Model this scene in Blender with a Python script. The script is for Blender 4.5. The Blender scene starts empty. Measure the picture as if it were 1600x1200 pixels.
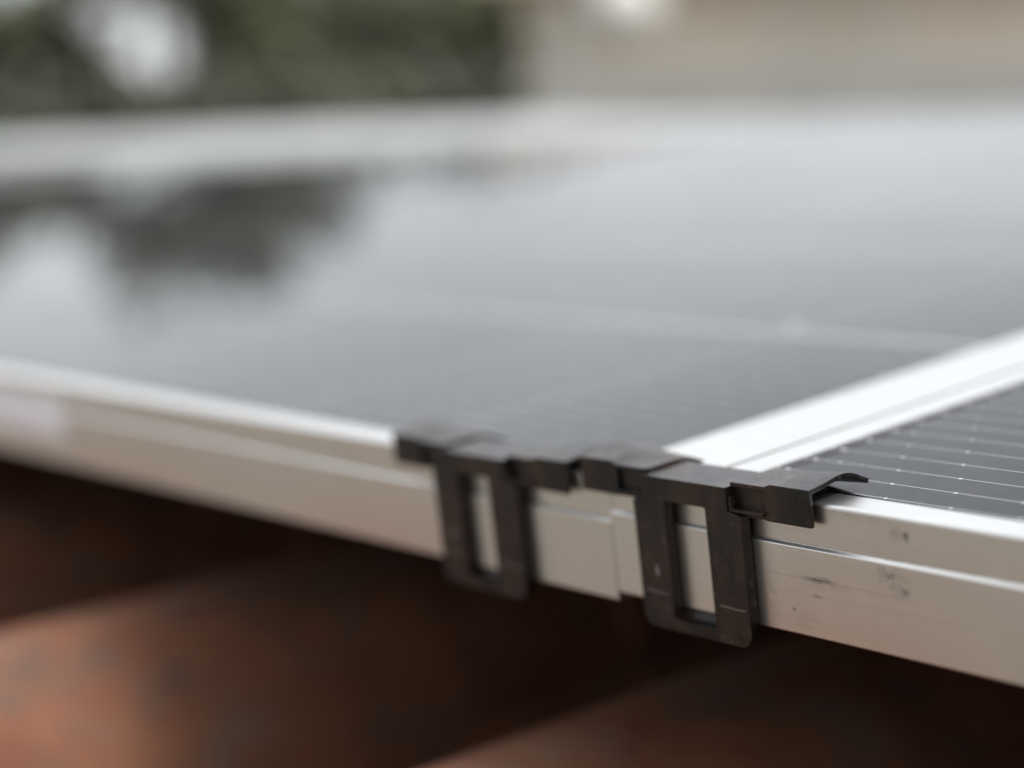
import bpy, bmesh, math, random
from mathutils import Matrix, Vector, geometry
from mathutils import noise as mnoise
random.seed(7)
S = bpy.context.scene
C = S.collection
TILT = math.radians(8.6)                  # slope of the roof and of the panels
PM = Matrix.Translation((0, 0, 3.2)) @ Matrix.Rotation(TILT, 4, 'X')   # panel frame -> world
mm = .001

# ------------------------------------------------------------------ camera, world, sun, exposure
cd = bpy.data.cameras.new('camera'); cam = bpy.data.objects.new('camera', cd); C.objects.link(cam)
from mathutils import Euler
CAMP = Vector((365.276, -317.644, 118.703)) * mm
cam.matrix_world = PM @ (Matrix.Translation(CAMP) @ Euler((1.383, .117, .880), 'XYZ').to_matrix().to_4x4())
cd.sensor_width = 36; cd.lens = 2810.86 / 1600 * 36
cd.clip_start = .01; cd.clip_end = 3000
cd.dof.use_dof = True
cd.dof.focus_distance = .446
cd.dof.aperture_fstop = 3.7
cd.dof.aperture_blades = 0
S.camera = cam
CW = cam.matrix_world.translation.copy()

w = bpy.data.worlds.new('World'); S.world = w; w.use_nodes = True
nt = w.node_tree; nt.nodes.clear()
sky = nt.nodes.new('ShaderNodeTexSky'); sky.sky_type = 'NISHITA'; sky.sun_disc = False
CLOUD_LOW, CLOUD_HIGH = 1.92, 4.1
SUN_EL, SUN_AZ = math.radians(66), math.radians(74)      # azimuth from +Y towards +X
sky.sun_elevation = SUN_EL; sky.sun_rotation = SUN_AZ
sky.air_density = 1.0; sky.dust_density = 4.0; sky.ozone_density = 1.0
hs = nt.nodes.new('ShaderNodeHueSaturation'); hs.inputs['Saturation'].default_value = .42
# overcast cover: brighter overhead than at the horizon (CIE overcast sky), with soft cloud masses
tc = nt.nodes.new('ShaderNodeTexCoord'); sp = nt.nodes.new('ShaderNodeSeparateXYZ'); nt.links.new(tc.outputs['Generated'], sp.inputs[0])
mr = nt.nodes.new('ShaderNodeMapRange'); nt.links.new(sp.outputs[2], mr.inputs[0]); mr.inputs['To Min'].default_value = CLOUD_LOW; mr.inputs['To Max'].default_value = CLOUD_HIGH
mp = nt.nodes.new('ShaderNodeMapping'); nt.links.new(tc.outputs['Generated'], mp.inputs[0]); mp.inputs['Scale'].default_value = (2, 2, 6)
cn = nt.nodes.new('ShaderNodeTexNoise'); nt.links.new(mp.outputs[0], cn.inputs['Vector']); cn.inputs['Scale'].default_value = 1.6; cn.inputs['Detail'].default_value = 5
cr = nt.nodes.new('ShaderNodeMapRange'); nt.links.new(cn.outputs['Fac'], cr.inputs[0])
for k_, v_ in zip(('From Min', 'From Max', 'To Min', 'To Max'), (.3, .7, .84, 1.16)): cr.inputs[k_].default_value = v_
mu = nt.nodes.new('ShaderNodeMath'); mu.operation = 'MULTIPLY'; nt.links.new(mr.outputs[0], mu.inputs[0]); nt.links.new(cr.outputs[0], mu.inputs[1])
dt = nt.nodes.new('ShaderNodeVectorMath'); dt.operation = 'DOT_PRODUCT'; nt.links.new(tc.outputs['Generated'], dt.inputs[0])
dt.inputs[1].default_value = (math.sin(math.radians(-68)), math.cos(math.radians(-68)), 0)      # thinner cloud on this side
m2 = nt.nodes.new('ShaderNodeMath'); m2.operation = 'MULTIPLY_ADD'; nt.links.new(dt.outputs['Value'], m2.inputs[0]); m2.inputs[1].default_value = .4; m2.inputs[2].default_value = .92
m3 = nt.nodes.new('ShaderNodeMath'); m3.operation = 'MULTIPLY'; nt.links.new(mu.outputs[0], m3.inputs[0]); nt.links.new(m2.outputs[0], m3.inputs[1]); mu = m3
tint = nt.nodes.new('ShaderNodeVectorMath'); tint.operation = 'SCALE'; tint.inputs[0].default_value = (.98, 1.0, 1.02); nt.links.new(mu.outputs[0], tint.inputs['Scale'])
mx = nt.nodes.new('ShaderNodeMix'); mx.data_type = 'RGBA'; mx.inputs[0].default_value = .8
bg = nt.nodes.new('ShaderNodeBackground'); bg.inputs['Strength'].default_value = .15
wo = nt.nodes.new('ShaderNodeOutputWorld')
nt.links.new(sky.outputs[0], hs.inputs['Color']); nt.links.new(hs.outputs[0], mx.inputs[6]); nt.links.new(tint.outputs[0], mx.inputs[7])
nt.links.new(mx.outputs[2], bg.inputs['Color']); nt.links.new(bg.outputs[0], wo.inputs[0])

ld = bpy.data.lights.new('sun', 'SUN'); ld.energy = 1.15; ld.angle = math.radians(20); ld.color = (1, .97, .93)
sun = bpy.data.objects.new('sun', ld); C.objects.link(sun)
sd = Vector((math.sin(SUN_AZ) * math.cos(SUN_EL), math.cos(SUN_AZ) * math.cos(SUN_EL), math.sin(SUN_EL)))
sun.rotation_euler = (-sd).to_track_quat('-Z', 'Y').to_euler(); sun.location = (0, 0, 20)
S.view_settings.view_transform = 'Standard'; S.view_settings.look = 'None'
S.view_settings.gamma = 1; S.view_settings.use_curve_mapping = False
S.view_settings.exposure = 1.38

# ------------------------------------------------------------------ material helper
class N:
    def __init__(s, name):
        s.m = bpy.data.materials.new(name); s.m.use_nodes = True
        s.t = s.m.node_tree; s.b = s.t.nodes['Principled BSDF']; s.o = s.t.nodes['Material Output']
    def n(s, typ, **k):
        x = s.t.nodes.new(typ)
        for a, v in k.items(): setattr(x, a, v)
        return x
    def l(s, a, b): s.t.links.new(a, b)
    def put(s, sock, v):
        if hasattr(v, 'is_output'): s.l(v, sock)
        else: sock.default_value = v
    def math(s, op, a, b=None, c=None, clamp=False):
        x = s.n('ShaderNodeMath', operation=op, use_clamp=clamp)
        s.put(x.inputs[0], a)
        if b is not None: s.put(x.inputs[1], b)
        if c is not None: s.put(x.inputs[2], c)
        return x.outputs[0]
    def coord(s): return s.n('ShaderNodeTexCoord').outputs['Object']
    def xyz(s):
        q = s.n('ShaderNodeSeparateXYZ'); s.l(s.coord(), q.inputs[0]); return q.outputs
    def mapped(s, scale, loc=(0, 0, 0)):
        q = s.n('ShaderNodeMapping'); s.l(s.coord(), q.inputs[0]); q.inputs['Scale'].default_value = scale; q.inputs['Location'].default_value = loc
        return q.outputs[0]
    def noise(s, vec, scale=1, detail=4, rough=.55, dist=0):
        q = s.n('ShaderNodeTexNoise'); s.l(vec, q.inputs['Vector']); q.inputs['Scale'].default_value = scale
        q.inputs['Detail'].default_value = detail; q.inputs['Roughness'].default_value = rough; q.inputs['Distortion'].default_value = dist
        return q.outputs['Fac']
    def ramp(s, f, stops):
        q = s.n('ShaderNodeValToRGB'); s.put(q.inputs[0], f); e = q.color_ramp.elements
        while len(e) < len(stops): e.new(.5)
        for k, (p, c) in zip(e, stops):
            k.position = p; k.color = (c, c, c, 1) if not isinstance(c, tuple) else (*c, 1)
        return q.outputs[0]
    def mix(s, f, a, b):
        q = s.n('ShaderNodeMix', data_type='RGBA'); s.put(q.inputs[0], f)
        for i, v in ((6, a), (7, b)):
            if isinstance(v, tuple): q.inputs[i].default_value = (*v, 1)
            else: s.l(v, q.inputs[i])
        return q.outputs[2]
    def bump(s, h, dist, strength=.5):
        q = s.n('ShaderNodeBump'); s.l(h, q.inputs['Height']); q.inputs['Distance'].default_value = dist; q.inputs['Strength'].default_value = strength
        s.l(q.outputs[0], s.b.inputs['Normal']); return q
    def set(s, **k):
        for a, v in k.items():
            i = s.b.inputs[a.replace('_', ' ')]
            if isinstance(v, tuple) and len(v) == 3: v = (*v, 1)
            s.put(i, v)
        return s.m
    def near(s, o, cx, cz, rx, rz):
        """1 at (cx, cz) of the object's x-z plane falling to 0 on an ellipse; millimetres"""
        dx = s.math('DIVIDE', s.math('SUBTRACT', o[0], cx * mm), rx * mm); dz = s.math('DIVIDE', s.math('SUBTRACT', o[2], cz * mm), rz * mm)
        r = s.math('SQRT', s.math('ADD', s.math('MULTIPLY', dx, dx), s.math('MULTIPLY', dz, dz)))
        return s.math('SUBTRACT', 1.0, r, clamp=True)

def aluminium(name, marks=False, tone=(.70, .695, .68), rough=.36):
    a = N(name)
    streak = a.noise(a.mapped((6, 900, 900)), 1, 5, .6)
    blot = a.noise(a.mapped((60, 60, 60)), 1, 5, .6)
    speck = a.noise(a.mapped((700, 700, 700)), 1, 3, .6)
    col = a.mix(a.ramp(blot, [(.35, 0.), (.75, 1.)]), tone, tuple(c * .95 for c in tone))
    col = a.mix(a.math('MULTIPLY', a.ramp(streak, [(.5, 0.), (.75, 1.)]), .5), col, tuple(c * .82 for c in tone))
    col = a.mix(a.math('MULTIPLY', a.ramp(speck, [(.66, 0.), (.74, 1.)]), .35), col, (.35, .31, .27))
    r = a.math('ADD', rough - .06, a.math('MULTIPLY', blot, .06))
    o = a.xyz()
    groove_noise = a.noise(a.mapped((90, 90, 90)), 1, 5, .65)
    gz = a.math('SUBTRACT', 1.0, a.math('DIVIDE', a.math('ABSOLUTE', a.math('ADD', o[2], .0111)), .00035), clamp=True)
    run = a.noise(a.mapped((120, 120, 9)), 1, 5, .6, .4)
    col = a.mix(a.math('MULTIPLY', a.math('MULTIPLY', gz, a.ramp(groove_noise, [(.35, .2), (.65, 1.)])), .75), col, (.08, .07, .06))  # broken darker line just above the groove step
    col = a.mix(a.math('MULTIPLY', a.ramp(run, [(.45, 0.), (.75, 1.)]), .09), col, (.40, .37, .33))
    if marks:
        fine = a.noise(a.mapped((420, 420, 420)), 1, 4, .65)
        stretch = a.noise(a.mapped((160, 160, 900)), 1, 4, .6)
        tot = None
        for cx, cz, rx, rz, k, src in ((102.3, -4.9, 1.5, 3.0, 1.0, 0), (96.5, -3.6, 4, 1.4, .35, 0), (99.6, -7.6, 3, 1.2, .6, 0), (101.5, -18.2, 2.6, 2.2, 1.0, 0), (97, -14.6, 6, 4.4, .62, 0),
                                       (75, -19.5, 8, 1.6, .9, 1), (73.5, -23.8, 6, 1.0, .95, 1), (66, -28.5, 1.0, 1.0, .8, 0), (79, -32, 5, 2, .35, 1),
                                       (84, -2.2, 9, 2., .35, 1), (121, -27, 7, 3, .2, 0)):
            f = a.math('MULTIPLY', a.near(o, cx, cz, rx, rz), k)
            th = a.math('ADD', f, a.math('MULTIPLY', a.math('SUBTRACT', stretch if src else fine, .5), 1.7))
            g = a.math('MULTIPLY', a.math('MULTIPLY', a.math('SUBTRACT', th, .33, clamp=True), 1.7, clamp=True), a.math('MULTIPLY', f, 3, clamp=True))
            tot = g if tot is None else a.math('MAXIMUM', tot, g)
        soft = None
        for cx, cz, rx, rz, k in ((99.5, -4.2, 6, 3.2, .4), (99, -16.5, 6, 5, .45), (76, -20, 11, 3, .35), (70, -31, 9, 5, .22), (88, -1.6, 14, 2.2, .3), (58, -26, 3.5, 16, .3)):
            f = a.math('MULTIPLY', a.near(o, cx, cz, rx, rz), k); soft = f if soft is None else a.math('MAXIMUM', soft, f)
        col = a.mix(a.math('MULTIPLY', soft, a.ramp(fine, [(.38, 0.), (.62, 1.)])), col, (.26, .24, .225))
        # a thin scratch running along the lower face
        zz = a.math('SUBTRACT', o[2], a.math('MULTIPLY_ADD', a.noise(a.mapped((40, 0, 0)), 1, 2), .0008, -.0202))
        ln = a.math('LESS_THAN', a.math('ABSOLUTE', zz), .00010)
        inr = a.math('MULTIPLY', a.math('GREATER_THAN', o[0], .056), a.math('LESS_THAN', o[0], .1025))
        tot = a.math('MAXIMUM', tot, a.math('MULTIPLY', a.math('MULTIPLY', ln, inr), .4))
        col = a.mix(a.math('MULTIPLY', tot, .7), col, (.07, .06, .055))
        r = a.math('ADD', r, a.math('MULTIPLY', tot, .3))
    a.bump(a.math('ADD', streak, a.math('MULTIPLY', speck, .4)), .00006, .4)
    return a.set(Base_Color=col, Metallic=1.0, Roughness=r)

M = {}
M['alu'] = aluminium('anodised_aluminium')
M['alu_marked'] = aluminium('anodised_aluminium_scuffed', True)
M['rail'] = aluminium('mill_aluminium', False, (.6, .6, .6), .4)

def plastic():
    a = N('black_nylon'); o = a.xyz()
    n1 = a.noise(a.mapped((420, 420, 300)), 1, 6, .7); n2 = a.noise(a.mapped((60, 60, 25)), 1, 4, .6); n3 = a.noise(a.mapped((1600, 1600, 1600)), 1, 2)
    col = a.mix(a.ramp(n2, [(.42, 0.), (.62, 1.)]), (.003, .003, .0035), (.024, .014, .010))
    col = a.mix(a.ramp(n1, [(.58, 0.), (.72, .5)]), col, (.12, .10, .09))
    zz = a.math('SUBTRACT', o[2], a.math('MULTIPLY_ADD', a.noise(a.mapped((150, 0, 0)), 1, 2), .0009, -.0309))
    ln = a.math('LESS_THAN', a.math('ABSOLUTE', zz), .00013)
    ax = a.math('ABSOLUTE', o[0])
    ln = a.math('MULTIPLY', ln, a.math('MULTIPLY', a.math('GREATER_THAN', ax, .0095), a.math('LESS_THAN', ax, .0185)))
    ln = a.math('MULTIPLY', ln, a.math('LESS_THAN', o[1], -.003))
    nick = a.math('MULTIPLY', a.near(o, -13, -24.5, .9, 2.2), a.ramp(n1, [(.45, 0.), (.6, 1.)]))
    ln = a.math('MAXIMUM', a.math('MULTIPLY', ln, .55), nick)
    col = a.mix(ln, col, (.32, .31, .30))
    a.bump(a.math('ADD', n3, a.math('MULTIPLY', n1, .7)), .00008, .5)
    return a.set(Base_Color=col, Roughness=a.math('MULTIPLY_ADD', n1, .5, .08), IOR=1.42)
M['clip'] = plastic()

def solar():
    """dark cells under solar glass: busbars every 11.4 mm with solder pads, thin pale gaps between cells"""
    a = N('solar_glass'); o = a.xyz()
    Y = a.math('SUBTRACT', o[1], .0165 - .0057)
    X = a.math('SUBTRACT', a.math('ABSOLUTE', o[0]), a.math('MULTIPLY_ADD', a.math('GREATER_THAN', o[0], 0), .0262, .015))
    px, py = .0920, .1835
    def cellpos(v, p):
        return a.math('SUBTRACT', v, a.math('MULTIPLY', a.math('FLOOR', a.math('DIVIDE', v, p)), p))
    cx, cy = cellpos(X, px), cellpos(Y, py)
    gapx = a.math('GREATER_THAN', cx, px - .0005); gapy = a.math('GREATER_THAN', cy, py - .0030)
    inside = a.math('MULTIPLY', a.math('GREATER_THAN', Y, 0), a.math('LESS_THAN', Y, 6 * py - .002))
    inside = a.math('MULTIPLY', inside, a.math('GREATER_THAN', X, 0))
    gap = a.math('MAXIMUM', gapx, gapy)
    bp = (py - .002) / 16
    fy = a.math('SUBTRACT', cellpos(cy, bp), bp / 2)
    d = a.math('ABSOLUTE', fy)
    bus = a.math('LESS_THAN', d, .00017)
    row = a.math('FLOOR', a.math('DIVIDE', Y, bp))
    off = a.math('MULTIPLY', a.math('FRACT', a.math('MULTIPLY', row, .37)), .019)
    gx = a.math('ABSOLUTE', a.math('SUBTRACT', cellpos(a.math('ADD', cx, off), .0195), .004))
    pad = a.math('LESS_THAN', a.math('ADD', a.math('MULTIPLY', gx, gx), a.math('MULTIPLY', d, d)), .00047 ** 2)
    endp = a.math('MULTIPLY', a.math('MULTIPLY', a.math('LESS_THAN', cx, .0014), a.math('GREATER_THAN', o[0], 0)), a.math('LESS_THAN', d, .0007))
    line = a.math('MAXIMUM', a.math('MULTIPLY', bus, .5), a.math('MULTIPLY', a.math('MAXIMUM', pad, endp), .85))
    line = a.math('MULTIPLY', line, a.math('SUBTRACT', 1.0, gap, clamp=True))
    nz = a.noise(a.mapped((9, 9, 9)), 1, 3)
    cell = a.mix(nz, (.007, .008, .013), (.012, .013, .019))
    fing = a.math('LESS_THAN', cellpos(cx, .0015), .00012)
    cell = a.mix(a.math('MULTIPLY', fing, .2), cell, (.20, .21, .22))
    col = a.mix(line, cell, (.62, .63, .64))
    col = a.mix(gap, col, (.33, .33, .34))
    col = a.mix(inside, (.016, .017, .024), col)
    ddx = a.math('SUBTRACT', o[0], -.115); ddy = a.math('SUBTRACT', o[1], .207)
    col = a.mix(a.math('LESS_THAN', a.math('ADD', a.math('MULTIPLY', ddx, ddx), a.math('MULTIPLY', ddy, ddy)), .0022 ** 2), col, (.7, .7, .68))  # white dot, the glint of a water droplet painted into the colour
    dust = a.noise(a.mapped((55, 55, 55)), 1, 6, .7)
    spot = a.noise(a.mapped((900, 900, 900)), 1, 2, .6)
    film = a.math('ADD', .004, a.math('MULTIPLY', a.ramp(dust, [(.4, 0.), (.8, 1.)]), .03))
    film = a.math('ADD', film, a.math('MULTIPLY', a.ramp(spot, [(.72, 0.), (.78, 1.)]), .12))
    col = a.mix(film, col, (.45, .44, .42))
    wav = a.noise(a.mapped((14, 14, 14)), 1, 3, .5)
    a.bump(wav, .0005, .03)
    return a.set(Base_Color=col, Roughness=a.math('MULTIPLY_ADD', dust, 1.5e-2, .012), IOR=1.16)
M['solar'] = solar()

def simple(name, c1, c2, sc, rough=.7, bump=0., lo=.35, hi=.7, detail=5, metallic=0.):
    a = N(name); n = a.noise(a.mapped((sc, sc, sc)), 1, detail, .6)
    if bump: a.bump(n, bump, .6)
    return a.set(Base_Color=a.mix(a.ramp(n, [(lo, 0.), (hi, 1.)]), c1, c2), Roughness=rough, Metallic=metallic)

def terracotta():
    a = N('terracotta'); v = a.coord()
    inf = a.n('ShaderNodeObjectInfo').outputs['Random']
    vv = a.n('ShaderNodeVectorMath', operation='ADD'); a.l(v, vv.inputs[0])
    cb = a.n('ShaderNodeCombineXYZ'); a.l(a.math('MULTIPLY', inf, 40), cb.inputs[0]); a.l(a.math('MULTIPLY', inf, 23), cb.inputs[2]); a.l(cb.outputs[0], vv.inputs[1])
    def ns(sc, det=5, ro=.6):
        q = a.n('ShaderNodeTexNoise'); a.l(vv.outputs[0], q.inputs['Vector']); q.inputs['Scale'].default_value = sc; q.inputs['Detail'].default_value = det; q.inputs['Roughness'].default_value = ro
        return q.outputs['Fac']
    n1, n2, n3 = ns(14), ns(30, 6, .7), ns(300)
    col = a.mix(a.ramp(n1, [(.36, 0.), (.64, 1.)]), (.135, .043, .018), (.22, .092, .048))
    col = a.mix(a.ramp(n2, [(.50, 0.), (.68, .75)]), col, (.075, .058, .045))
    col = a.mix(a.ramp(ns(19, 4), [(.52, 0.), (.68, .6)]), col, (.12, .105, .085))
    a.bump(a.math('ADD', n2, a.math('MULTIPLY', n3, .3)), .002, .6)
    return a.set(Base_Color=col, Roughness=.8)
M['tile'] = terracotta()
M['deck'] = simple('bitumen_felt', (.03, .025, .022), (.06, .05, .04), 30, .9)
M['flash'] = simple('pale_metal', (.40, .415, .41), (.52, .535, .53), 3, .5)
M['sticker'] = simple('label_paper', (.74, .71, .77), (.85, .83, .87), 120, .5)

# ------------------------------------------------------------------ geometry helpers
def tag(o, label=None, cat=None, group=None, kind=None):
    for k, v in (('label', label), ('category', cat), ('group', group), ('kind', kind)):
        if v: o[k] = v
    return o
def empty(name, mw):
    o = bpy.data.objects.new(name, None); C.objects.link(o); o.matrix_world = mw; o.empty_display_size = .02; return o
def link(name, bm, mat, parent=None, mw=None, smooth=False, bevel=0, seg=2):
    me = bpy.data.meshes.new(name); bmesh.ops.recalc_face_normals(bm, faces=bm.faces); bm.to_mesh(me); bm.free()
    me.materials.append(mat)
    for p in me.polygons: p.use_smooth = smooth
    o = bpy.data.objects.new(name, me); C.objects.link(o)
    if parent: o.parent = parent
    if mw: o.matrix_world = mw
    if bevel:
        b = o.modifiers.new('bevel', 'BEVEL'); b.width = bevel; b.segments = seg; b.limit_method = 'ANGLE'; b.angle_limit = math.radians(35)
        for p in me.polygons: p.use_smooth = True
        o.modifiers.new('wn', 'WEIGHTED_NORMAL')
    return o
def box(bm, x0, x1, y0, y1, z0, z1, k=mm):
    v = [bm.verts.new((x * k, y * k, z * k)) for x in (x0, x1) for y in (y0, y1) for z in (z0, z1)]
    for f in ((0, 1, 3, 2), (4, 6, 7, 5), (0, 4, 5, 1), (2, 3, 7, 6), (0, 2, 6, 4), (1, 5, 7, 3)): bm.faces.new([v[i] for i in f])
def extrude(bm, loops, fn, d0, d1, k=mm):
    """loops[0] outline, the rest holes, 2D; fn(u, v, d) -> xyz; a solid from d0 to d1"""
    flat = [p for L in loops for p in L]
    tris = geometry.tessellate_polygon([[Vector((u, v, 0)) for u, v in L] for L in loops])
    A = [bm.verts.new(Vector(fn(u, v, d0)) * k) for u, v in flat]; B = [bm.verts.new(Vector(fn(u, v, d1)) * k) for u, v in flat]
    for t in tris:
        try: bm.faces.new([A[i] for i in t]); bm.faces.new([B[i] for i in reversed(t)])
        except ValueError: pass
    s = 0
    for L in loops:
        n = len(L)
        for i in range(n):
            a, b = s + i, s + (i + 1) % n
            bm.faces.new([A[a], A[b], B[b], B[a]])
        s += n
YZ = lambda u, v, d: (d, u, v)       # extrude along x
XZ = lambda u, v, d: (u, d, v)       # extrude along y

# ------------------------------------------------------------------ roof under the panels
bm = bmesh.new(); box(bm, -4200, 2600, -130, 2000, -235, -205)
tag(link('roof_deck', bm, M['deck'], mw=PM), kind='structure')
bm = bmesh.new(); box(bm, -90, 90, -90, 90, 0, .02, 1)
tag(link('ground', bm, simple('dry_ground', (.145, .127, .102), (.19, .168, .138), .8, .9)), kind='structure')

def barrel(bm, r0, r1, length, th, up, n=18):
    rings = []
    for j in range(9):
        t = j / 8; r = r0 + (r1 - r0) * t; y = t * length
        ring = []
        for rr in (r, r - th):
            for i in range(n + 1):
                a = math.pi * (.02 + .96 * i / n)
                z = rr * math.sin(a) * (1 if up else -1)
                ring.append(bm.verts.new(Vector((rr * math.cos(a), y, z + (-t * 14 if up else -t * 14))) * mm))
        rings.append(ring)
    m = n + 1
    for j in range(8):
        A, B = rings[j], rings[j + 1]
        for i in range(n):
            bm.faces.new([A[i], A[i + 1], B[i + 1], B[i]]); bm.faces.new([A[m + i], B[m + i], B[m + i + 1], A[m + i + 1]])
        for i in (0, n): bm.faces.new([A[i], B[i], B[m + i], A[m + i]])
    for ring in (rings[0], rings[-1]):
        for i in range(n): bm.faces.new([ring[i], ring[i + 1], ring[m + i + 1], ring[m + i]])
bm = bmesh.new(); barrel(bm, 84, 74, 430, 13, True); me_cover = None
cover0 = link('cover_tile', bm, M['tile'], smooth=False, bevel=.0015)
bm = bmesh.new(); barrel(bm, 88, 76, 430, 13, False)
pan0 = link('pan_tile', bm, M['tile'], smooth=False, bevel=.0015)
first = {cover0: True, pan0: True}
HUMP = {-4: 'third hump beyond the bright one', -3: 'second hump beyond the bright one', -2: 'shadowed hump just beyond the bright one',
        -1: 'bright orange hump at the lower left', 0: 'dark greyish hump at the lower right', 1: 'hump lost in the dark at the right edge'}
HOLL = {-4: 'fourth hollow left of the clips', -3: 'third hollow left of the clips', -2: 'hollow beyond the bright orange hump',
        -1: 'red brown hollow between the two large humps', 0: 'hollow under the sharp clip at the lower right', 1: 'outermost hollow at the right edge'}
PITCH = 265
for i in range(-4, 2):
    X = -48 + 272 * i
    for j in range(-1, 1):
        Y = 213 + j * 355
        for base, dx, z, kind in ((cover0, 0, -173, 'humped'), (pan0, PITCH / 2, -118, 'hollow')):
            o = base
            if not first.pop(base, None): o = base.copy(); C.objects.link(o)
            o.matrix_world = PM @ Matrix.Translation(Vector((X + dx + random.uniform(-3, 3), Y + random.uniform(-6, 6), z + random.uniform(-2, 2))) * mm) @ Matrix.Rotation(random.uniform(-.012, .012), 4, 'Z')
            row = 'lower course at the eaves' if j < 0 else 'upper course deep under the panel'
            tag(o, f'{(HUMP if kind == "humped" else HOLL)[i]}, terracotta, {row}', 'roof tile', f'{kind} barrel tiles of the roof')

# mounting rails under the panels
for k, y in enumerate((260, 870)):
    bm = bmesh.new(); box(bm, -2290, 2290, y, y + 40, -78, -36.4)
    r = link('mounting_rail', bm, M['rail'], mw=PM, bevel=.001)
    tag(r, ('aluminium mounting rail under the front half of the panels', 'aluminium mounting rail under the back half of the panels')[k], 'mounting rail', 'rails carrying the panels')
    for x in (-2000, -1200, -400, 400, 1200, 2000):
        bm = bmesh.new(); box(bm, x, x + 40, y + 5, y + 35, -206, -78.1)
        link('bracket', bm, M['rail'], parent=r)

# ------------------------------------------------------------------ solar panels
FRONT = [(1.0, -11.1), (1.0, -.9), (1.15, -.4), (1.6, -.08), (2.2, 0), (10.4, 0), (10.85, -.15), (11, -.5), (11, -5), (2.6, -5), (2.6, -33.4), (28, -33.4), (28, -35),
         (.5, -35), (.15, -34.85), (0, -34.5), (0, -12.0), (.1, -11.8), (.9, -11.25)]
LEN, DEP = 2278, 1134
def side(lip, groove=None, low=-5):
    top = [(.0, -.9), (.15, -.4), (.6, -.08), (1.2, 0)]
    if groove:
        g = groove; top += [(g - 1.0, 0), (g - .8, -.1), (g - .7, -3), (g + .7, -3), (g + .8, -.1), (g + 1.0, 0)]
    top += [(lip - .6, 0), (lip - .15, -.15), (lip, -.5)]
    return top + [(lip, low), (2.4, low), (2.4, -33.4), (28, -33.4), (28, -35), (0, -35)]
def panel(name, mw, left, label, marks):
    """x runs from the joint: to +LEN for the right panel, to -LEN for the left one"""
    s = -1 if left else 1
    p = tag(empty(name, mw), label, 'solar panel', 'solar panels side by side')
    al = M['alu_marked'] if marks else M['alu']
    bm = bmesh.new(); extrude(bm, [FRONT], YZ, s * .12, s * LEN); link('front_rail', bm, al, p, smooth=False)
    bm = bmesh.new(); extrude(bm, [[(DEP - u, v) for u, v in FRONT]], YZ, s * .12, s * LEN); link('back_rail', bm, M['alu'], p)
    prof = side(40.2, 29) if not left else side(11)
    # near side rail (at the joint) and far side rail; start just behind the front rail
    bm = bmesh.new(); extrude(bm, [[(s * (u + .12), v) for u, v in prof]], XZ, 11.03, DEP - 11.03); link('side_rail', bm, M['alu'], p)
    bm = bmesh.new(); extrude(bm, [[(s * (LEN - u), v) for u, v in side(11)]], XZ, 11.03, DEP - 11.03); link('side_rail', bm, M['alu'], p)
    bm = bmesh.new(); x0, x1 = sorted((s * 8, s * (LEN - 8))); box(bm, x0, x1, 7, DEP - 7, -4.7, -1.5)
    g = link('solar_glass', bm, M['solar'], p)
    bm = bmesh.new(); box(bm, x0 + 250, x0 + 420, DEP - 200, DEP - 100, -24, -4.8); link('junction_box', bm, M['clip'], p, bevel=.002)
    return p
PR = panel('solar_panel', PM, False, 'right solar panel with fine white busbar lines and a scuffed front frame', True)
LM = PM @ Matrix.Translation((0, 0, -2.6 * mm)) @ Matrix.Rotation(.004, 4, 'Y')
PL = panel('solar_panel', LM, True, 'left solar panel mirroring dark trees and pale sky, with a pale sticker on its frame', False)
bm = bmesh.new(); box(bm, -470, -346, .7, .93, -10.6, -5.6); box(bm, -470, -346, -.25, -.05, -23, -12.4)
tag(link('sticker', bm, M['sticker'], PL), 'pale lilac sticker')
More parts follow.
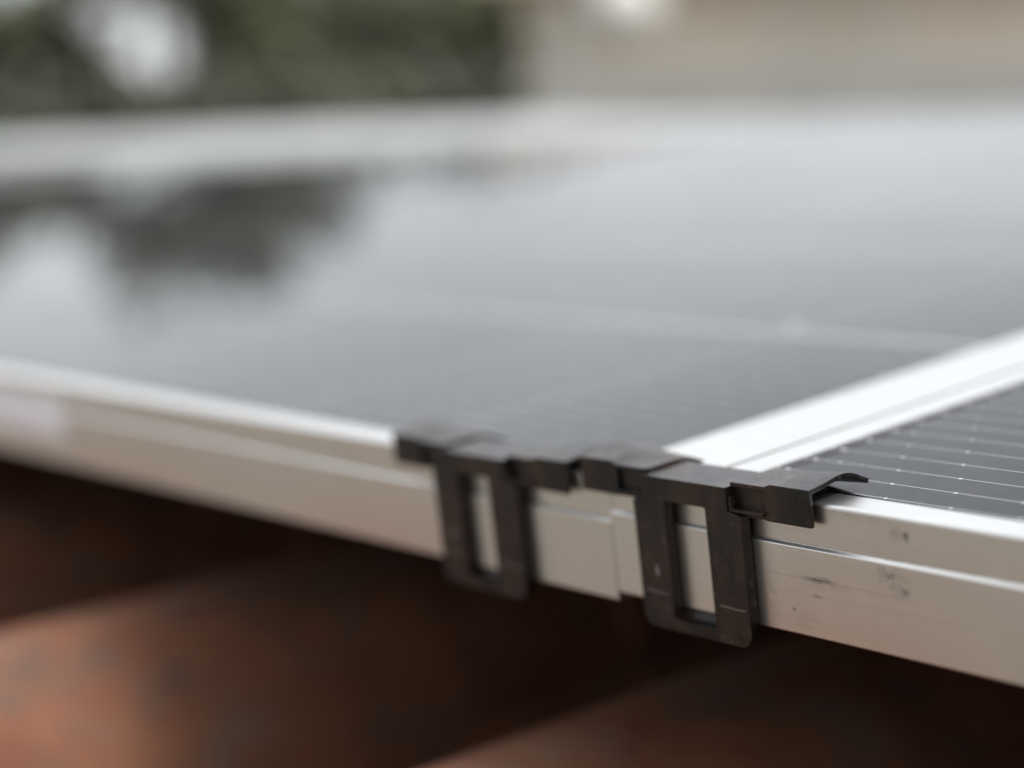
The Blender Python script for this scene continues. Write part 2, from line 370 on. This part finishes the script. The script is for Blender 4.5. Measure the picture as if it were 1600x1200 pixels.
# ------------------------------------------------------------------ drain clips
def arc(cx, cz, r, a0, a1, n=6): return [(cx + r * math.cos(a0 + (a1 - a0) * i / n), cz + r * math.sin(a0 + (a1 - a0) * i / n)) for i in range(n + 1)]
PI = math.pi
def clip(name, mw, label):
    c = tag(empty(name, mw), label, 'drain clip', 'black drain clips on the frame edge')
    L = [(15.3, 2.0), (15.3, -4.3), (19.8, -5.2)] + arc(15.8, -36.6, 4, 0, -PI / 2) + arc(-15.8, -36.6, 4, -PI / 2, -PI) + [(-19.8, -5.2), (-15.3, -4.3), (-15.3, 2.0)]
    H = arc(-7.4, -36.8, .6, PI, 1.5 * PI, 3) + arc(6.7, -36.8, .6, -PI / 2, 0, 3) + arc(6.8, -4.8, .5, 0, PI / 2, 3) + arc(-7.6, -4.8, .5, PI / 2, PI, 3)
    bm = bmesh.new(); extrude(bm, [L, H], XZ, -3.6, -.35)
    link('window_plate', bm, M['clip'], c, bevel=.00045, seg=3)
    bm = bmesh.new()
    extrude(bm, [[(-1.2, .4), (-1.2, 1.97), (12.2, 2.0), (13.4, 1.4), (13.4, .15), (1.2, .15)]], YZ, -15.2, 15.2)
    link('top_plate', bm, M['clip'], c, bevel=.00025)
    bm = bmesh.new(); extrude(bm, [[(-.4, -40.2), (-.4, -37.6), (1, -35.2), (4, -35.25), (4.2, -36.4), (1.6, -40)]], YZ, -15, 15)
    link('bottom_lip', bm, M['clip'], c, bevel=.00025)
    for s in (1, -1):
        def X(u): return s * u
        w = None
        bm = bmesh.new()
        extrude(bm, [[(X(27), -5.7), (X(27), 3.1), (X(29.2), 3.7), (X(41.4), 3.8), (X(42), 3.3), (X(42), -5.7)]], XZ, -1.9, -.55)
        extrude(bm, [[(X(19.2), -5.5), (X(19.2), -3.8), (X(27.2), -3.8), (X(27.2), -5.5)]], XZ, -1.8, -.6)
        extrude(bm, [[(X(14.4), -4.2), (X(14.4), 2.4), (X(27.4), 2.4), (X(27.4), -4.2)]], XZ, -.75, .75)
        w = link('wing', bm, M['clip'], c, bevel=.00025)
        bm = bmesh.new()
        extrude(bm, [[(X(15.5), -4.5), (X(15.5), -.6), (X(16.3), -.6), (X(16.3), -3.6), (X(27.1), -3.6), (X(27.1), -4.5)]], XZ, -3.1, -.5)
        link('notch_ledge', bm, M['clip'], w, bevel=.0002)
        # the curled top sheet
        ins = [(-1.9, 3.2), (1.4, 3.0), (5.3, 3.0), (8, 3.0), (10.7, 2.9), (13, 2.8), (14.8, 2.5), (17, 1.7), (19.2, .7), (21.2, -.2), (23, -1.0)]
        out = [(-1.9, 4.0), (.7, 4.1), (4.5, 4.5), (6.6, 4.85), (8.4, 5.1), (10.2, 5.2), (12, 5.15), (14.2, 4.7), (16.2, 3.9), (18.6, 2.7), (20.9, 1.5)]
        cols = []
        us = [15.6, 19.3, 19.7, 27, 29.4, 33, 37, 42]
        for u in us:
            t = min(1, max(0, (u - 15.6) / 26.4)); tf = 0 if u <= 27 else 1 if u >= 29.4 else .5
            pr = []
            for k, ((y0, z0), (y1, z1)) in enumerate(zip(ins, out)):
                kk = min(1, k / 4); a = tf * (1 - kk) + t * kk
                y = y0 + (y1 - y0) * a; z = z0 + (z1 - z0) * a
                if u < 19.5 and k > 7 and False: y = y
                pr.append((y, z))
            th = 1.25; low = []
            for k, (y, z) in enumerate(pr):
                a_ = pr[max(0, k - 1)]; b_ = pr[min(len(pr) - 1, k + 1)]
                d = Vector((b_[0] - a_[0], b_[1] - a_[1])).normalized()
                low.append((y + d.y * th, z - d.x * th))
            cols.append(pr + low[::-1])
        bm = bmesh.new(); V = [[bm.verts.new(Vector((X(u), y, z)) * mm) for y, z in col] for u, col in zip(us, cols)]
        n = len(cols[0])
        for a_, b_ in zip(V, V[1:]):
            for i in range(n): bm.faces.new([a_[i], a_[(i + 1) % n], b_[(i + 1) % n], b_[i]])
        for e in (V[0], V[-1]):
            h = n // 2
            for i in range(h - 1): bm.faces.new([e[i], e[i + 1], e[n - 2 - i], e[n - 1 - i]])
        link('hook', bm, M['clip'], w, bevel=.0002)
    return c
clip('drain_clip', PM @ Matrix.Translation((33.8 * mm, 0, 0)), 'sharp black drain clip with an open window, hooked on the right panel frame')
clip('drain_clip', PM @ Matrix.Translation((-56.8 * mm, 0, -2.3 * mm)) @ Matrix.Rotation(.004, 4, 'Y'), 'blurred black drain clip behind, hooked on the left panel frame')

# ------------------------------------------------------------------ beyond the panels
bm = bmesh.new()
prof = [(-3600, 52), (-3000, 43), (-2060, 31), (-1437, 20), (-999, 2), (-400, -8), (900, -20)]
bot = [(900, -190), (-3600, -190)]
extrude(bm, [prof + bot], XZ, 1165, 1215)
for v_ in bm.verts:
    if v_.co.y < 1.17 and v_.co.z > -.1: v_.co.z -= .03
tag(link('ridge_flashing', bm, M['flash'], mw=PM, bevel=.004), 'long pale grey metal ridge flashing behind the panels', 'flashing')

def at(az, el, r, camz=None):
    a = math.radians(az); return Vector((CW.x + r * math.sin(a), CW.y + r * math.cos(a), CW.z + r * math.tan(math.radians(el))))

M['leaf'] = simple('leaves', (.045, .062, .024), (.15, .165, .085), 1.4, .55, lo=.3, hi=.7)
M['leaf2'] = simple('leaves_grey', (.065, .075, .045), (.16, .17, .12), 1.1, .55)
M['bark'] = simple('bark', (.09, .07, .05), (.16, .13, .10), 12, .9, .01)
def leafmesh(bm, cen, rad, n, size, rnd, holes=()):
    done = 0
    while done < n:
        p = Vector((rnd.uniform(-1, 1), rnd.uniform(-1, 1), rnd.uniform(-1, 1)))
        if p.length > 1 or p.length < .25: continue
        q = Vector(cen) + Vector((p.x * rad[0], p.y * rad[1], p.z * rad[2]))
        if mnoise.noise(q * 1.5 + Vector((7.3, 1.1, 4.2))) < -.05: continue
        if any((q - h).length < hr * (1.12 + .6 * mnoise.noise(q * 3.1)) for h, hr in holes): done += 1; continue
        for k in range(3):
            c = q + Vector((rnd.gauss(0, .09), rnd.gauss(0, .09), rnd.gauss(0, .09)))
            a = Vector((rnd.gauss(0, 1), rnd.gauss(0, 1), rnd.gauss(0, .6))).normalized(); b = a.cross(Vector((rnd.gauss(0, 1), rnd.gauss(0, 1), rnd.gauss(0, 1)))).normalized()
            s = size * rnd.uniform(.6, 1.3)
            bm.faces.new([bm.verts.new(c - a * s), bm.verts.new(c + b * s * .45), bm.verts.new(c + a * s), bm.verts.new(c - b * s * .45)])
        done += 1
def tree(az, r, top_el, width, label, seed, holes=(), mat='leaf', dense=1.):
    rnd = random.Random(seed); base = at(az, 0, r); base.z = 0
    top = at(az, top_el, r).z
    t = tag(empty('garden_tree', Matrix.Translation(base)), label, 'tree', 'trees beyond the roof')
    bm = bmesh.new()
    def limb(p, q, r0, r1):
        d = (q - p).normalized(); u = d.orthogonal().normalized(); v = d.cross(u); A = []; B = []
        for i in range(8):
            c, s_ = math.cos(i * PI / 4), math.sin(i * PI / 4); A.append(bm.verts.new(p + (u * c + v * s_) * r0)); B.append(bm.verts.new(q + (u * c + v * s_) * r1))
        for i in range(8): bm.faces.new([A[i], A[(i + 1) % 8], B[(i + 1) % 8], B[i]])
    k0 = Vector((0, 0, 0)); k1 = Vector((.1, .05, top * .42)); limb(k0, k1, .17, .11)
    cl = []
    nb = 9
    for i in range(nb):
        a = i * 2 * PI / nb + rnd.uniform(-.3, .3); rr = width * .5 * rnd.uniform(.35, .8)
        q = Vector((rr * math.cos(a), rr * math.sin(a), top * rnd.uniform(.55, .88))); limb(k1, q, .07, .02); cl.append(q)
    cl.append(Vector((0, 0, top - width * .18)))
    link('trunk', bm, M['bark'], t)
    bm = bmesh.new(); hl = [(h - base, hr) for h, hr in holes]
    for q in cl:
        R_ = width * rnd.uniform(.2, .28); q.z = min(q.z, top - R_ * .85)
        leafmesh(bm, q, (R_, R_, R_ * .85), int(430 * dense), .085, rnd, hl)
    leafmesh(bm, (0, 0, top * .62), (width * .42, width * .42, top * .2), int(900 * dense), .09, rnd, hl)
    link('crown', bm, M[mat], t)
gaps = [(at(-61.92, 5.39, 11 + .35 * i) , .38) for i in range(23)] + [(at(-63.9, 6.1, 11 + .35 * i) , .22) for i in range(23)]
for az_, el_, hr_ in ((-55.1, 9.0, .40), (-66.2, 7.9, .35), (-67.0, 8.6, .4)):
    gaps += [(at(az_, el_, 11 + .35 * i), hr_) for i in range(23)]
tree(-61, 13, 10.4, 3.9, 'dark leafy tree with two bright sky gaps at the upper left', 3, gaps)
tree(-53.5, 14.5, 9.0, 3.4, 'dark olive tree right beside the beige house', 5, gaps, 'leaf', 1.1)
tree(-57.0, 15.0, 9.6, 4.0, 'mid green tree between and behind the two nearer trees', 8, gaps, 'leaf2')
tree(-69.5, 12.5, 7.4, 2.6, 'grey green tree at the far left edge of the garden', 9, gaps, 'leaf2')
def hedge(a0, a1, r, el0, el1, label, seed):
    rnd = random.Random(seed); base = at((a0 + a1) / 2, 0, r); base.z = 0
    t = tag(empty('hedge', Matrix.Translation(base)), label, 'hedge')
    bm = bmesh.new(); n = 26
    for i in range(n):
        f = i / (n - 1); p = at(a0 + (a1 - a0) * f, el0 + (el1 - el0) * f, r); h = p.z
        q = p - base
        for zz in (h - .28, h - .8, h - 1.35): leafmesh(bm, (q.x, q.y, zz), (.36, .36, .34), 110, .07, rnd)
    link('foliage', bm, M['leaf2'], t)
    bm = bmesh.new()
    for i in range(0, n, 2):
        f = i / (n - 1); p = at(a0 + (a1 - a0) * f, 0, r) - base
        box(bm, p.x - .03, p.x + .03, p.y - .03, p.y + .03, 0, CW.z, 1)
    link('stems', bm, M['bark'], t)
hedge(-76, -50.5, 9.5, 3.3, 4.1, 'tall clipped hedge of greyish leaves below the trees', 21)

# beige house
M['render'] = simple('beige_render', (.74, .66, .55), (.82, .75, .64), 1.3, .85)
M['shutter'] = simple('brown_grey_shutter', (.66, .60, .50), (.72, .66, .56), 8, .6)
M['trim'] = simple('white_trim', (.72, .71, .66), (.8, .79, .75), 6, .5)
g = N('window_glass'); M['glass'] = g.set(Base_Color=(.03, .035, .04), Roughness=.03, IOR=1.5)
M['wall'] = simple('grey_concrete', (.38, .375, .35), (.48, .475, .445), 2.5, .85)
A = at(-50.4, 0, 11.5); A.z = 0
dirx = Vector((math.cos(math.radians(38)), math.sin(math.radians(38)), 0))   # along the wall, rightwards
ang = math.radians(38)
HM = Matrix.Translation(A) @ Matrix.Rotation(ang, 4, 'Z')                    # local x along wall, local y away
H = at(-50.4, 7.3, 11.5).z
hs_ = tag(empty('beige_house', HM), 'beige rendered house with shutters standing beyond the roof on the right', 'house')
bm = bmesh.new(); box(bm, 0, 10, 0, 6, 0, H, 1); link('wall', bm, M['render'], hs_)
bm = bmesh.new()
extrude(bm, [[(-.35, H + .003), (6.35, H + .003), (6.35, H + .16), (-.35, H + .16)]], YZ, -.3, 10.3, 1); link('roof', bm, M['render'], hs_)
zc = CW.z
def window(x, z, w_, h_):
    bm = bmesh.new(); extrude(bm, [[(x, z), (x + w_, z), (x + w_, z + h_), (x, z + h_)], [(x + .06, z + .06), (x + w_ - .06, z + .06), (x + w_ - .06, z + h_ - .06), (x + .06, z + h_ - .06)]], XZ, -.05, -.003, 1)
    f = link('window', bm, M['trim'], hs_)
    for sx in (x + .063, x + w_ / 2 + .003):
        bm = bmesh.new(); box(bm, sx, sx + w_ * .5 - .066, -.03, -.008, z + .063, z + h_ - .063, 1); link('shutter', bm, M['shutter'], f)
window(1.6, zc + .45, .7, 1.0); window(4.3, zc + .45, .7, 1.0); window(6.6, zc + .45, .7, 1.0)
for x in (.25, 3.7, 6.0):
    bm = bmesh.new(); box(bm, x, x + .1, -.13, -.02, 0, H - .01, 1); link('downpipe', bm, M['trim'], hs_)
# white globe on a post, added to make a bright spot here
lc = at(-47.13, 6.5, 10.2)
lm = tag(empty('bright_spot_globe', Matrix.Translation(lc)), 'white round globe added as a bright spot in front of the beige house', 'bright spot')
bm = bmesh.new(); bmesh.ops.create_uvsphere(bm, u_segments=24, v_segments=16, radius=.2); link('globe', bm, M['trim'], lm, smooth=True)
bm = bmesh.new(); box(bm, -.02, .02, -.02, .02, -lc.z, -.195, 1); link('post', bm, M['shutter'], lm)
# low grey parapet in front of the house
a0, a1 = at(-50.2, 0, 8.6), at(-30, 0, 8.0)
a0.z = a1.z = 0
d = (a1 - a0); L_ = d.length; an = math.atan2(d.y, d.x)
z0, z1 = at(-50.2, 4.35, 8.6).z, at(-35, 4.7, 8.1).z
bm = bmesh.new(); extrude(bm, [[(0, 0), (L_, 0), (L_, z1), (0, z0)]], XZ, 0, .25, 1)
tag(link('parapet_wall', bm, M['wall'], mw=Matrix.Translation(a0) @ Matrix.Rotation(an, 4, 'Z'), bevel=.01), 'low grey concrete wall in front of the beige house', 'wall')
